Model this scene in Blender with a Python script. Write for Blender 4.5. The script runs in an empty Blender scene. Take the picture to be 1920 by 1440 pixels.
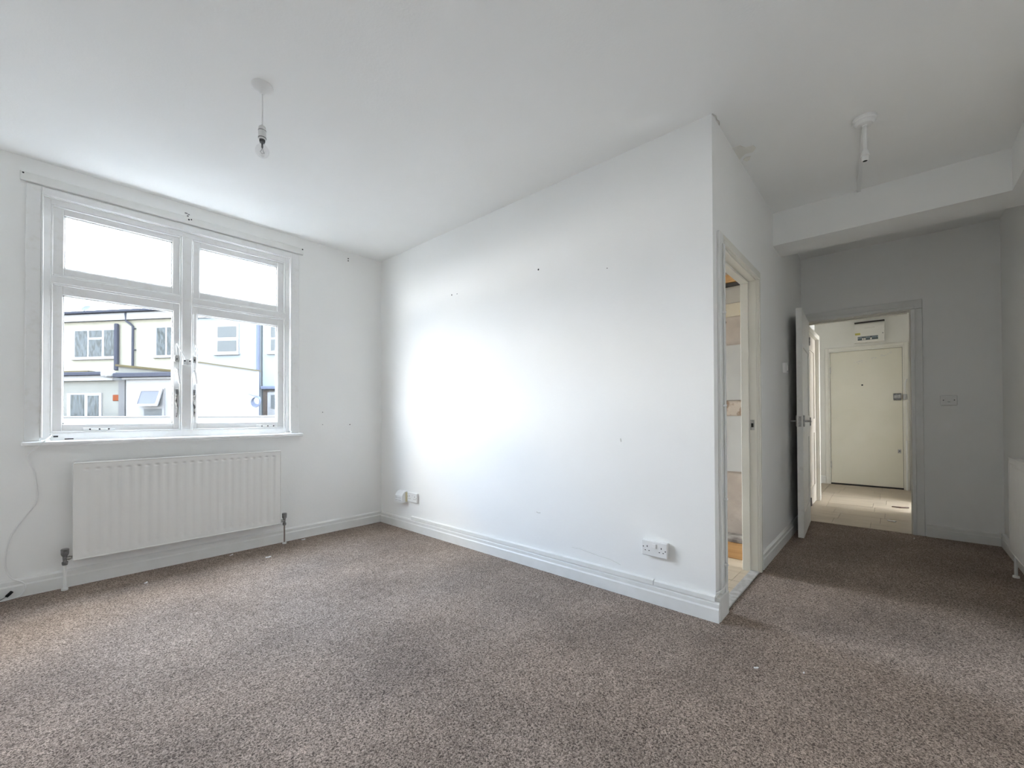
import bpy, bmesh, math, random
from mathutils import Vector, Matrix
random.seed(7)
R = math.radians
SC = bpy.context.scene
COL = SC.collection

# ------------------------------------------------------------------ camera
CAM_H = 1.07
yaw, pit, rol = R(-48.1467), R(0.5585), R(-0.224)
fw = Vector((-math.sin(yaw)*math.cos(pit), math.cos(yaw)*math.cos(pit), math.sin(pit)))
rt = Vector((math.cos(yaw), math.sin(yaw), 0.0))
up = rt.cross(fw)
rt2 = rt*math.cos(rol) + up*math.sin(rol)
up2 = up*math.cos(rol) - rt*math.sin(rol)
cd = bpy.data.cameras.new('camera')
cam = bpy.data.objects.new('camera', cd)
COL.objects.link(cam)
cd.sensor_fit = 'HORIZONTAL'; cd.sensor_width = 36.0
cd.lens = 800.85/1920*36.0
cd.shift_y = (771.575-720)/1920
cd.clip_start = 0.02; cd.clip_end = 500
cam.matrix_world = Matrix(((rt2.x, up2.x, -fw.x, 0), (rt2.y, up2.y, -fw.y, 0), (rt2.z, up2.z, -fw.z, CAM_H), (0, 0, 0, 1)))
SC.camera = cam

# ------------------------------------------------------------------ sky, sun, exposure
SKY_STRENGTH = 3.0
SC.view_settings.view_transform = 'Standard'
SC.view_settings.look = 'None'
SC.view_settings.gamma = 1.0
SC.view_settings.exposure = 3.55
SC.view_settings.use_curve_mapping = False
SC.cycles.max_bounces = 8
SC.cycles.diffuse_bounces = 7
SC.cycles.transparent_max_bounces = 24
SC.cycles.sample_clamp_indirect = 8.0
SC.cycles.glossy_bounces = 3
SC.cycles.use_denoising = True
SC.cycles.use_adaptive_sampling = True
SC.cycles.adaptive_threshold = 0.035

W = bpy.data.worlds.new('sky'); SC.world = W
W.use_nodes = True
nt = W.node_tree; nt.nodes.clear()
out = nt.nodes.new('ShaderNodeOutputWorld'); bg = nt.nodes.new('ShaderNodeBackground')
tc = nt.nodes.new('ShaderNodeTexCoord')
sep = nt.nodes.new('ShaderNodeSeparateXYZ'); nt.links.new(tc.outputs['Generated'], sep.inputs[0])
cr = nt.nodes.new('ShaderNodeValToRGB')
cr.color_ramp.elements[0].position = 0.0; cr.color_ramp.elements[0].color = (0.96, 0.97, 1.0, 1)
cr.color_ramp.elements[1].position = 0.45; cr.color_ramp.elements[1].color = (0.47, 0.68, 1.0, 1)
nt.links.new(sep.outputs['Z'], cr.inputs[0])
mp = nt.nodes.new('ShaderNodeMapping'); mp.inputs['Scale'].default_value = (2.2, 2.2, 5.0)
mp.inputs['Location'].default_value = (0.35, 0.0, 0.15)
nt.links.new(tc.outputs['Generated'], mp.inputs[0])
no = nt.nodes.new('ShaderNodeTexNoise'); no.inputs['Scale'].default_value = 1.6; no.inputs['Detail'].default_value = 3
nt.links.new(mp.outputs[0], no.inputs['Vector'])
cl = nt.nodes.new('ShaderNodeValToRGB'); cl.color_ramp.elements[0].position = 0.46; cl.color_ramp.elements[1].position = 0.60
nt.links.new(no.outputs['Fac'], cl.inputs[0])
mx = nt.nodes.new('ShaderNodeMix'); mx.data_type = 'RGBA'
nt.links.new(cl.outputs[0], mx.inputs[0]); nt.links.new(cr.outputs[0], mx.inputs[6]); mx.inputs[7].default_value = (1.25, 1.25, 1.25, 1)
nt.links.new(mx.outputs[2], bg.inputs[0]); bg.inputs[1].default_value = SKY_STRENGTH
nt.links.new(bg.outputs[0], out.inputs[0])


def portal(name, x0, x1, y, z0, z1, rx=-90):
    d = bpy.data.lights.new(name, 'AREA'); d.shape = 'RECTANGLE'; d.size = x1-x0; d.size_y = z1-z0
    d.cycles.is_portal = True
    o = bpy.data.objects.new(name, d); COL.objects.link(o)
    o.location = ((x0+x1)/2, y, (z0+z1)/2); o.rotation_euler = (R(rx), 0, 0)


portal('window_portal', 0.03, 1.48, 4.14, 0.95, 2.44)
portal('kitchen_window_portal', 2.66, 3.46, 4.14, .86, 2.42)
portal('side_room_portal', 6.2, 7.2, -3.32, 1.05, 2.05, 90)

# ------------------------------------------------------------------ materials
MATS = {}


def mat(name, col, rough=0.6, metal=0.0, noise=None, bump=None, spec=0.5, col2=None, nscale=8.0, lo=0.35, hi=0.65, stretch=None):
    """procedural material; col2 is blended in by a noise of scale nscale; bump=(scale, strength, distance)"""
    if name in MATS: return MATS[name]
    m = bpy.data.materials.new(name); m.use_nodes = True
    t = m.node_tree; b = t.nodes['Principled BSDF']
    b.inputs['Base Color'].default_value = (*col, 1); b.inputs['Roughness'].default_value = rough
    b.inputs['Metallic'].default_value = metal
    b.inputs['Specular IOR Level'].default_value = spec
    tcn = t.nodes.new('ShaderNodeTexCoord')
    src = tcn.outputs['Object']
    if stretch:
        mpn = t.nodes.new('ShaderNodeMapping'); mpn.inputs['Scale'].default_value = stretch
        t.links.new(src, mpn.inputs[0]); src = mpn.outputs[0]
    if col2:
        n = t.nodes.new('ShaderNodeTexNoise'); n.inputs['Scale'].default_value = nscale; n.inputs['Detail'].default_value = 5
        t.links.new(src, n.inputs['Vector'])
        r = t.nodes.new('ShaderNodeValToRGB')
        r.color_ramp.elements[0].position = lo; r.color_ramp.elements[0].color = (*col, 1)
        r.color_ramp.elements[1].position = hi; r.color_ramp.elements[1].color = (*col2, 1)
        t.links.new(n.outputs['Fac'], r.inputs[0]); t.links.new(r.outputs[0], b.inputs['Base Color'])
    if bump:
        n = t.nodes.new('ShaderNodeTexNoise'); n.inputs['Scale'].default_value = bump[0]; n.inputs['Detail'].default_value = 4
        t.links.new(src, n.inputs['Vector'])
        bu = t.nodes.new('ShaderNodeBump'); bu.inputs['Strength'].default_value = bump[1]; bu.inputs['Distance'].default_value = bump[2]
        t.links.new(n.outputs['Fac'], bu.inputs['Height']); t.links.new(bu.outputs[0], b.inputs['Normal'])
    MATS[name] = m
    return m


M_WALL = mat('white_emulsion', (0.93, 0.93, 0.915), 0.75, col2=(0.92, 0.92, 0.90), nscale=3, bump=(60, 0.12, 0.004), spec=0.25)
M_CEIL = mat('ceiling_emulsion', (0.93, 0.93, 0.915), 0.85, col2=(0.915, 0.915, 0.895), nscale=2, bump=(90, 0.15, 0.004), spec=0.2)
M_TRIM = mat('white_gloss', (0.85, 0.85, 0.83), 0.4, col2=(0.82, 0.82, 0.79), nscale=12)
M_CREAM = mat('cream_gloss', (0.80, 0.78, 0.71), 0.4, col2=(0.77, 0.75, 0.67), nscale=6)
M_WIN = mat('window_paint', (0.86, 0.86, 0.85), 0.4, col2=(0.80, 0.79, 0.76), nscale=25, lo=0.55, hi=0.8)
M_PLASTIC = mat('white_plastic', (0.86, 0.86, 0.85), 0.35)
M_YELLOWED = mat('yellowed_plastic', (0.80, 0.72, 0.50), 0.4)
M_DARK = mat('dark_hole', (0.015, 0.015, 0.015), 0.8)
M_CHROME = mat('satin_chrome', (0.55, 0.55, 0.54), 0.3, 1.0, col2=(0.35, 0.34, 0.32), nscale=40)
M_VALVE = mat('grey_valve', (0.30, 0.30, 0.30), 0.45, 0.4, col2=(0.17, 0.17, 0.17), nscale=60)
M_PIPE = mat('dull_copper', (0.30, 0.25, 0.22), 0.5, 0.5)
M_RAD = mat('radiator_enamel', (0.83, 0.82, 0.79), 0.35)
M_FUSE = mat('fuse_plastic', (0.80, 0.78, 0.72), 0.4)
M_BREAK = mat('breaker_grey', (0.12, 0.15, 0.16), 0.5)
M_STICK = mat('yellow_sticker', (0.55, 0.50, 0.12), 0.6)
M_ALU = mat('threshold_metal', (0.62, 0.61, 0.60), 0.5, 0.3, col2=(0.45, 0.44, 0.42), nscale=30)
M_PAPER = mat('paper', (0.86, 0.86, 0.86), 0.8)
M_BULBCAP = mat('bulb_metal', (0.10, 0.10, 0.10), 0.4, 0.8)
M_BEIGEPL = mat('bare_plaster', (0.50, 0.43, 0.36), 0.9, col2=(0.42, 0.35, 0.29), nscale=7, bump=(30, 0.3, 0.01))
M_GREYBOARD = mat('grey_board', (0.50, 0.49, 0.46), 0.5, col2=(0.47, 0.46, 0.43), nscale=4)
M_BROWNPL = mat('torn_plaster', (0.52, 0.44, 0.36), 0.9, col2=(0.30, 0.21, 0.15), nscale=9, lo=0.48, hi=0.53, bump=(30, 0.5, 0.01))
M_GLUE = mat('yellow_glue', (0.62, 0.55, 0.42), 0.8, col2=(0.55, 0.43, 0.10), nscale=6, lo=0.45, hi=0.5)
M_TIMBER = mat('orange_timber', (0.62, 0.36, 0.15), 0.6, col2=(0.50, 0.27, 0.10), nscale=10, stretch=(1, 0.15, 4))
M_BLACKST = mat('black_strip', (0.05, 0.045, 0.04), 0.7)
M_STONE = mat('mottled_slab', (0.42, 0.38, 0.33), 0.6, col2=(0.16, 0.13, 0.11), nscale=14)
M_VINYL = mat('pale_wood_plank', (0.66, 0.56, 0.42), 0.5, col2=(0.55, 0.45, 0.32), nscale=5, stretch=(9, 0.6, 1))
M_LAMIN = mat('hall_laminate', (0.52, 0.44, 0.34), 0.45, col2=(0.42, 0.35, 0.27), nscale=5, stretch=(9, 0.6, 1))
M_SUBFL = mat('floor_base', (0.12, 0.10, 0.08), 0.9)

# carpet: twisted pile, mottled brown grey
m = bpy.data.materials.new('brown_grey_carpet'); m.use_nodes = True; t = m.node_tree; b = t.nodes['Principled BSDF']
b.inputs['Roughness'].default_value = 0.95; b.inputs['Specular IOR Level'].default_value = 0.1
tcn = t.nodes.new('ShaderNodeTexCoord')
n1 = t.nodes.new('ShaderNodeTexNoise'); n1.inputs['Scale'].default_value = 150; n1.inputs['Detail'].default_value = 3; n1.inputs['Distortion'].default_value = 1.2
n2 = t.nodes.new('ShaderNodeTexNoise'); n2.inputs['Scale'].default_value = 2.2; n2.inputs['Detail'].default_value = 4
n3 = t.nodes.new('ShaderNodeTexNoise'); n3.inputs['Scale'].default_value = 22; n3.inputs['Detail'].default_value = 3
for n in (n1, n2, n3): t.links.new(tcn.outputs['Object'], n.inputs['Vector'])
r1 = t.nodes.new('ShaderNodeValToRGB')
r1.color_ramp.elements[0].position = 0.38; r1.color_ramp.elements[0].color = (0.120, 0.093, 0.076, 1)
r1.color_ramp.elements[1].position = 0.63; r1.color_ramp.elements[1].color = (0.60, 0.482, 0.405, 1)
t.links.new(n1.outputs['Fac'], r1.inputs[0])
r2 = t.nodes.new('ShaderNodeValToRGB')
r2.color_ramp.elements[0].position = 0.3; r2.color_ramp.elements[0].color = (0.80, 0.80, 0.80, 1)
r2.color_ramp.elements[1].position = 0.7; r2.color_ramp.elements[1].color = (1.12, 1.12, 1.12, 1)
t.links.new(n2.outputs['Fac'], r2.inputs[0])
r3 = t.nodes.new('ShaderNodeValToRGB')
r3.color_ramp.elements[0].position = 0.3; r3.color_ramp.elements[0].color = (0.86, 0.86, 0.86, 1)
r3.color_ramp.elements[1].position = 0.7; r3.color_ramp.elements[1].color = (1.1, 1.1, 1.1, 1)
t.links.new(n3.outputs['Fac'], r3.inputs[0])
mm = t.nodes.new('ShaderNodeMix'); mm.data_type = 'RGBA'; mm.blend_type = 'MULTIPLY'; mm.inputs[0].default_value = 1
t.links.new(r1.outputs[0], mm.inputs[6]); t.links.new(r2.outputs[0], mm.inputs[7])
mm2 = t.nodes.new('ShaderNodeMix'); mm2.data_type = 'RGBA'; mm2.blend_type = 'MULTIPLY'; mm2.inputs[0].default_value = 1
t.links.new(mm.outputs[2], mm2.inputs[6]); t.links.new(r3.outputs[0], mm2.inputs[7])
t.links.new(mm2.outputs[2], b.inputs['Base Color'])
bu = t.nodes.new('ShaderNodeBump'); bu.inputs['Strength'].default_value = 0.8; bu.inputs['Distance'].default_value = 0.008
t.links.new(n1.outputs['Fac'], bu.inputs['Height']); t.links.new(bu.outputs[0], b.inputs['Normal'])
M_CARPET = m


def glass(name, tint, gl, rough=0.0):
    m = bpy.data.materials.new(name); m.use_nodes = True; t = m.node_tree; t.nodes.clear()
    o = t.nodes.new('ShaderNodeOutputMaterial'); mi = t.nodes.new('ShaderNodeMixShader'); mi.inputs[0].default_value = gl
    tr = t.nodes.new('ShaderNodeBsdfTransparent'); tr.inputs[0].default_value = (*tint, 1)
    g = t.nodes.new('ShaderNodeBsdfGlossy'); g.inputs['Roughness'].default_value = rough
    t.links.new(tr.outputs[0], mi.inputs[1]); t.links.new(g.outputs[0], mi.inputs[2]); t.links.new(mi.outputs[0], o.inputs[0])
    return m


M_GLASS = glass('window_glass', (0.97, 0.98, 0.98), 0.05)
M_BULB = glass('bulb_glass', (0.97, 0.97, 0.97), 0.10, 0.03)

# ------------------------------------------------------------------ mesh helpers


def box(bm, x0, x1, y0, y1, z0, z1, bev=0.0, seg=1):
    if x0 > x1: x0, x1 = x1, x0
    if y0 > y1: y0, y1 = y1, y0
    if z0 > z1: z0, z1 = z1, z0
    g = bmesh.ops.create_cube(bm, size=1.0)
    vs = g['verts']
    for v in vs:
        v.co = Vector((x0 + (v.co.x+.5)*(x1-x0), y0 + (v.co.y+.5)*(y1-y0), z0 + (v.co.z+.5)*(z1-z0)))
    if bev > 0:
        es = list({e for v in vs for e in v.link_edges})
        bmesh.ops.bevel(bm, geom=es, offset=bev, segments=seg, affect='EDGES', clamp_overlap=True)


def hexa(bm, pts):
    """a solid from eight corners: bottom four then top four, same winding"""
    v = [bm.verts.new(p) for p in pts]
    for f in ((3, 2, 1, 0), (4, 5, 6, 7), (0, 1, 5, 4), (1, 2, 6, 5), (2, 3, 7, 6), (3, 0, 4, 7)):
        bm.faces.new([v[i] for i in f])


def tube(bm, pts, r, n=10, caps=True):
    pts = [Vector(p) for p in pts]
    rs = r if isinstance(r, (list, tuple)) else [r]*len(pts)
    rings = []; ref = None
    for i, p in enumerate(pts):
        d = (pts[min(i+1, len(pts)-1)] - pts[max(i-1, 0)]).normalized()
        if ref is None or abs(ref.dot(d)) > 0.98:
            ref = Vector((0, 0, 1)) if abs(d.z) < 0.9 else Vector((1, 0, 0))
        u = d.cross(ref).normalized(); w = u.cross(d).normalized(); ref = w
        rings.append([bm.verts.new(p + (u*math.cos(a)+w*math.sin(a))*rs[i]) for a in [2*math.pi*k/n for k in range(n)]])
    for a, c in zip(rings, rings[1:]):
        for k in range(n): bm.faces.new((a[k], a[(k+1) % n], c[(k+1) % n], c[k]))
    if caps:
        bm.faces.new(rings[0][::-1]); bm.faces.new(rings[-1])


def lathe(bm, prof, cx, cy, n=24):
    """profile [(r, z)] turned about the vertical through (cx, cy)"""
    rings = []
    for r, z in prof:
        if r < 1e-5: rings.append([bm.verts.new((cx, cy, z))])
        else: rings.append([bm.verts.new((cx+r*math.cos(2*math.pi*k/n), cy+r*math.sin(2*math.pi*k/n), z)) for k in range(n)])
    for a, c in zip(rings, rings[1:]):
        for k in range(n):
            q = [a[k % len(a)], a[(k+1) % len(a)], c[(k+1) % len(c)], c[k % len(c)]]
            q2 = []
            for v in q:
                if v not in q2: q2.append(v)
            if len(q2) > 2: bm.faces.new(q2)


def spline(pts, k=6):
    pts = [Vector(p) for p in pts]; o = []
    for i in range(len(pts)-1):
        p0, p1, p2, p3 = pts[max(i-1, 0)], pts[i], pts[i+1], pts[min(i+2, len(pts)-1)]
        for j in range(k):
            s = j/k
            o.append(0.5*((2*p1)+(p2-p0)*s+(2*p0-5*p1+4*p2-p3)*s*s+(3*p1-p0-3*p2+p3)*s**3))
    o.append(pts[-1]); return o


def obj(name, bm, m, parent=None, smooth=False):
    bmesh.ops.recalc_face_normals(bm, faces=bm.faces[:])
    me = bpy.data.meshes.new(name); bm.to_mesh(me); bm.free()
    me.materials.append(m)
    if smooth:
        for p in me.polygons: p.use_smooth = True
        me.set_sharp_from_angle(angle=R(35))
    o = bpy.data.objects.new(name, me); COL.objects.link(o)
    if parent is not None:
        o.parent = parent
        o.matrix_parent_inverse = Matrix.Identity(4)
    return o


def ob(name, m, parent=None, *boxes, bev=0.0, smooth=False):
    bm = bmesh.new()
    for q in boxes: box(bm, *q, bev=bev)
    return obj(name, bm, m, parent, smooth)


def obt(name, m, parent, pts, r, n=10):
    bm = bmesh.new(); tube(bm, pts, r, n); return obj(name, bm, m, parent, True)


def tag(o, label, cat, group=None, kind=None):
    o['label'] = label; o['category'] = cat
    if group: o['group'] = group
    if kind: o['kind'] = kind
    return o


def empty(name, label, cat, loc=(0, 0, 0), rz=0.0, group=None, kind=None):
    """an Empty that parents the parts; parts are given in its local coordinates"""
    o = bpy.data.objects.new(name, None); COL.objects.link(o); o.location = loc; o.rotation_euler = (0, 0, rz)
    o.empty_display_size = 0.1
    return tag(o, label, cat, group, kind)


def st(name, m, label, cat, *boxes, bev=0.0):
    return tag(ob(name, m, None, *boxes, bev=bev), label, cat, kind='structure')


# ------------------------------------------------------------------ room dimensions
XL, YW, YC, H = 2.360, 3.910, 0.700, 2.6506
XW, YB = -1.20, -0.651
XB, XB2, ZB, YSB = 3.866, 4.184, 2.396, -0.534
XE, XE2, XF = 5.2146, 5.30, 8.190
HL, HR = 0.75, -0.17
XK = 3.64
WX0, WX1, WZ0, WZ1 = 0.0255, 1.480, 0.925, 2.444

# ------------------------------------------------------------------ shell
st('floor', M_CARPET, 'mottled brown grey carpet covering the empty room and passage', 'carpet',
   (XW, XL, YB, YW, -0.06, 0), (XL, XE, YB, YC-0.012, -0.06, 0))
st('ceiling', M_CEIL, 'plain white painted ceiling over the room', 'ceiling', (XW-.1, XF+.1, YB-.1, YW+.25, H, H+.1))
wall_win = st('wall_window', M_WALL, 'white wall holding the timber window above the radiator', 'wall',
   (XW-.1, WX0, YW, YW+.25, -.06, H), (WX1, XL+.1, YW, YW+.25, -.06, H), (WX0, WX1, YW, YW+.25, -.06, WZ0-.03), (WX0, WX1, YW, YW+.25, WZ1, H))
wall_part = st('wall_partition', M_WALL, 'long bright white partition wall between room and kitchen', 'wall', (XL, XL+.08, YC+.09, YW, -.06, H))
KX0, KX1, KZ = 2.52, 3.27, 1.985
wall_door = st('wall_passage', M_WALL, 'white wall around the kitchen doorway, running on into the passage', 'wall',
   (XL, KX0-.03, YC, YC+.09, -.06, H), (KX1+.03, XE2, YC, YC+.09, -.06, H), (KX0-.03, KX1+.03, YC, YC+.09, KZ+.03, H))
DY0, DY1, DZ = -0.105, 0.660, 1.995
wall_end = st('wall_end', M_WALL, 'shaded white end wall around the doorway to the hall', 'wall',
   (XE, XE2, YB, DY0-.03, -.06, H), (XE, XE2, DY1+.03, YC, -.06, H), (XE, XE2, DY0-.03, DY1+.03, DZ+.03, H))
st('wall_back', M_WALL, 'white wall behind the viewpoint, ending at the far passage corner', 'wall', (XW-.1, XE2, YB-.1, YB, -.06, H))
st('wall_left', M_WALL, 'plain white side wall outside the picture', 'wall', (XW-.1, XW, YB, YW, -.06, H))
st('beam_passage', M_WALL, 'boxed white ceiling beam crossing the passage', 'beam', (XB, XB2, YB, YC, ZB, H))
st('beam_side', M_WALL, 'boxed white ceiling beam running along the back wall', 'beam', (XW, XB, YB, YSB, ZB, H))

# marks on the walls: screw holes, a hairline crack, peeled paint
def hole(parent, ax, c, r):
    bm = bmesh.new(); v = Vector(c)
    d = {'x': Vector((1, 0, 0)), 'y': Vector((0, 1, 0)), 'z': Vector((0, 0, 1))}[ax]
    tube(bm, [v-d*0.0006, v+d*0.004], r, 8)
    return obj('screw_hole', bm, M_DARK, parent)
for y, z, r in ((2.797, 2.099, .006), (2.728, 2.095, .004), (1.859, 2.098, .0065), (1.318, 1.981, .003)):
    hole(wall_part, 'x', (XL, y, z), r)
for x, z, r in ((2.007, 2.590, .006), (2.007, 2.569, .006), (2.023, .991, .005), (1.76, 1.108, .004), (1.76, .995, .003)):
    hole(wall_win, 'y', (x, YW, z), r)
M_SCUFF = mat('scuffed_plaster', (0.66, 0.65, 0.62), 0.9)
M_PEEL = mat('peeled_paint', (0.85, 0.83, 0.77), 0.9)
def ribbon(name, m, parent, pts, w, d=(-0.0006, 0, 0)):
    bm = bmesh.new()
    pts = [Vector(p) for p in pts]
    tube(bm, pts, w, 5)
    return obj(name, bm, m, parent)
ribbon('crack', M_SCUFF, wall_part, [(XL, 1.591, .203), (XL, 1.53, .206), (XL, 1.477, .200), (XL, 1.40, .191), (XL, 1.354, .188), (XL, 1.306, .186), (XL, 1.238, .168)], .0016)
ribbon('scuff', M_SCUFF, wall_part, [(XL, 1.885, .392), (XL, 1.868, .388), (XL, 1.850, .391)], .003)
ribbon('scuff', M_SCUFF, wall_part, [(XL, 1.235, .93), (XL, 1.232, .91)], .003)
def patch(name, m, parent, pts, z, th):
    bm = bmesh.new()
    a = [bm.verts.new((x, y, z)) for x, y in pts]; b_ = [bm.verts.new((x, y, z-th)) for x, y in pts]
    bm.faces.new(a); bm.faces.new(b_[::-1])
    for i in range(len(a)): bm.faces.new((a[i], a[(i+1) % len(a)], b_[(i+1) % len(a)], b_[i]))
    return obj(name, bm, m, parent)
ceil = bpy.data.objects['ceiling']
patch('peeled_flake', M_PEEL, ceil, [(2.745, .70), (2.75, .66), (2.79, .645), (2.80, .602), (2.84, .598), (2.87, .62), (2.86, .66), (2.90, .70)], H+.001, .004)
patch('peeled_flake', M_PEEL, ceil, [(2.90, .668), (2.91, .64), (2.945, .655), (2.95, .672), (2.92, .683)], H+.001, .005)
ribbon('crack', M_SCUFF, ceil, [(2.362, .699, H), (2.395, .690, H), (2.427, .694, H), (2.45, .688, H), (2.48, .697, H)], .003)

# ------------------------------------------------------------------ baseboards
def board(name, label, parent_pts, h=0.105, th=0.02):
    """skirting with a chamfered top along straight runs: (axis, plane, from, to, sign)"""
    bm = bmesh.new()
    for ax, pl, a, c, s in parent_pts:
        prof = [(0, -.0), (th, 0), (th, h*.62), (th*.78, h*.70), (th*.78, h*.90), (th*.35, h), (0, h)]
        for i0, i1 in ((0, 0),):
            ra, rb = [], []
            for d, z in prof:
                if ax == 'y': ra.append(bm.verts.new((a, pl+s*d, z))); rb.append(bm.verts.new((c, pl+s*d, z)))
                else: ra.append(bm.verts.new((pl+s*d, a, z))); rb.append(bm.verts.new((pl+s*d, c, z)))
            n = len(prof)
            for k in range(n): bm.faces.new((ra[k], ra[(k+1) % n], rb[(k+1) % n], rb[k]))
            bm.faces.new(ra[::-1]); bm.faces.new(rb)
    return tag(obj(name, bm, M_TRIM), label, 'baseboard', kind='structure')

board('baseboard_window', 'white skirting board along the window wall below the radiator', [('y', YW, XW, XL, -1)], h=.11)
bb = board('baseboard_partition', 'white skirting board along the long partition wall', [('x', XL, YC-.02, YW-.021, -1)], h=.105)
board('baseboard_passage', 'white skirting board between kitchen doorway and hall door', [('y', YC, KX1+.0805, XE-.021, -1)], h=.11)
board('baseboard_end', 'shaded skirting board on the end wall beside the hall doorway', [('x', XE, YB+.021, DY0-.095, -1)], h=.105)
board('baseboard_back', 'skirting board of the wall behind the passage radiator', [('y', YB, XW, XE, 1)], h=.11)

# ------------------------------------------------------------------ window
win = empty('window_1', 'white timber four-light window with two lower casements and two fixed top lights', 'window', kind='structure')
ya = YW
# architrave (outer casing) on the wall face
ob('architrave', M_WIN, win, (-.045, .020, ya-.014, ya, .925, WZ1+.05), bev=.003)
ob('architrave', M_WIN, win, (1.482, 1.545, ya-.014, ya, .925, WZ1+.05), bev=.003)
ob('architrave', M_WIN, win, (.020, 1.482, ya-.014, ya, WZ1+.004, WZ1+.05), bev=.003)
for x in (.020, 1.482-.010): ob('staff_bead', M_WIN, win, (x, x+.010, ya-.020, ya+.02, .945, WZ1+.004), bev=.003)
# box frame
FY0, FY1 = ya+.012, ya+.11
ob('frame_jamb', M_WIN, win, (WX0-.004, .060, FY0, FY1, .93, WZ1), bev=.002)
ob('frame_jamb', M_WIN, win, (1.442, WX1+.004, FY0, FY1, .93, WZ1), bev=.002)
ob('frame_head', M_WIN, win, (.060, 1.442, FY0, FY1, 2.408, WZ1), bev=.002)
ob('frame_sill', M_WIN, win, (.060, 1.442, FY0, FY1, .925, .972), bev=.002)
ob('mullion', M_WIN, win, (.719, .781, FY0-.006, FY1, .972, 2.408), bev=.003)
TZ0, TZ1 = 1.915, 1.962
ob('transom', M_WIN, win, (.060, .719, FY0-.004, FY1, TZ0, TZ1), bev=.003)
ob('transom', M_WIN, win, (.781, 1.442, FY0-.004, FY1, TZ0, TZ1), bev=.003)
ob('window_sill', M_WIN, win, (-.056, 1.566, ya-.062, ya+.015, .898, .925), bev=.006)
ob('outer_sill', mat('low_bounce_sill', (.16, .155, .15), .9), win, (WX0, WX1, FY1, ya+.30, .86, .915))  # unseen sill, dark grey to cut the light it bounces onto the ceiling


def sash(name, x0, x1, z0, z1, gx0, gx1, gz0, gz1, y0, kind):
    """one light: rails and stiles, its pane, glazing bead"""
    bm = bmesh.new(); y1 = y0+.045
    box(bm, x0, gx0, y0, y1, z0, z1, .003); box(bm, gx1, x1, y0, y1, z0, z1, .003)
    box(bm, gx0-.001, gx1+.001, y0+.001, y1-.001, z0, gz0, .003); box(bm, gx0-.001, gx1+.001, y0+.001, y1-.001, gz1, z1, .003)
    o = obj(name, bm, M_WIN, win)
    ob('glass_pane', M_GLASS, o, (gx0-.002, gx1+.002, y0+.026, y0+.030, gz0-.002, gz1+.002))
    bm = bmesh.new(); w = .007
    for q in ((gx0-.001, gx0+w, y0+.012, y0+.025, gz0, gz1), (gx1-w, gx1+.001, y0+.012, y0+.025, gz0, gz1), (gx0, gx1, y0+.012, y0+.025, gz0-.001, gz0+w), (gx0, gx1, y0+.012, y0+.025, gz1-w, gz1+.001)):
        box(bm, *q)
    obj('glazing_bead', bm, M_WIN, o)
    return o


SY = ya+.030
tl = sash('top_light', .064, .715, TZ1+.003, 2.404, .118, .668, 2.022, 2.360, SY, 0)
tr = sash('top_light', .785, 1.438, TZ1+.003, 2.404, .834, 1.384, 2.019, 2.358, SY, 0)
cl_ = sash('casement', .064, .715, .976, TZ0-.003, .114, .674, 1.026, 1.850, SY, 1)
cr_ = sash('casement', .785, 1.438, .976, TZ0-.003, .818, 1.385, 1.026, 1.848, SY, 1)
# beads framing each light
for (x0, x1, z0, z1) in ((.060, .719, TZ1, 2.408), (.781, 1.442, TZ1, 2.408), (.060, .719, .972, TZ0), (.781, 1.442, .972, TZ0)):
    bm = bmesh.new(); w = .010; y0 = FY0+.002; y1 = SY-.001
    for q in ((x0, x0+w, y0, y1, z0, z1), (x1-w, x1, y0, y1, z0, z1), (x0+w, x1-w, y0, y1, z0, z0+w), (x0+w, x1-w, y0, y1, z1-w, z1)): box(bm, *q, bev=.002)
    obj('stop_bead', bm, M_WIN, win)


def casement_furniture(cas, xs, side):
    """lock plate, lever handle, worn stay on the meeting stile at x = xs"""
    y = SY
    lk = ob('lock_plate', M_CHROME, cas, (xs-.014, xs+.014, y-.012, y, 1.475, 1.525), bev=.003)
    ob('keyhole', M_DARK, lk, (xs-.003, xs+.003, y-.013, y-.011, 1.49, 1.503))
    hb = ob('handle', M_PLASTIC, cas, (xs-.012, xs+.012, y-.010, y, 1.385, 1.430), bev=.003)
    bm = bmesh.new(); tube(bm, [(xs, y-.006, 1.415), (xs, y-.032, 1.415), (xs+.002*side, y-.036, 1.40), (xs+.012*side, y-.034, 1.315)], [.007, .007, .008, .006], 8)
    obj('lever', bm, M_PLASTIC, hb, True)
    ob('stay_catch', M_VALVE, cas, (xs-.009, xs+.009, y-.008, y, 1.235, 1.275), bev=.002)
    M_RUST = mat('flaked_paint', (0.55, 0.53, 0.5), .8, col2=(.10, .09, .08), nscale=45, lo=.45, hi=.55)
    bm = bmesh.new(); tube(bm, [(xs, y-.003, 1.24), (xs-.004, y-.006, 1.19), (xs+.003, y-.006, 1.14), (xs, y-.002, 1.07)], [.005, .007, .006, .003], 6)
    obj('chipped_paint', bm, M_RUST, cas)


casement_furniture(cl_, .694, 1); casement_furniture(cr_, .800, 1)
# cable restrictors joining the casements to the mullion
for cas, xs, xm in ((cl_, .694, .735), (cr_, .800, .765)):
    bm = bmesh.new()
    box(bm, xm-.013, xm+.013, FY0-.024, FY0-.006, 1.455, 1.50, .003)
    body = obj('restrictor_lock', bm, M_PLASTIC, win)
    hole(body, 'y', (xm, FY0-.024, 1.485), .006)
    obt('restrictor_cable', M_PLASTIC, win, spline([(xm, FY0-.02, 1.49), (xm-.012 if xs < xm else xm+.010, FY0-.055, 1.515), (xs+.002, SY-.05, 1.585), (xs-.003, SY-.02, 1.605), (xs, SY-.003, 1.56), (xs, SY-.002, 1.50)]), .0035, 6)
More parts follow.
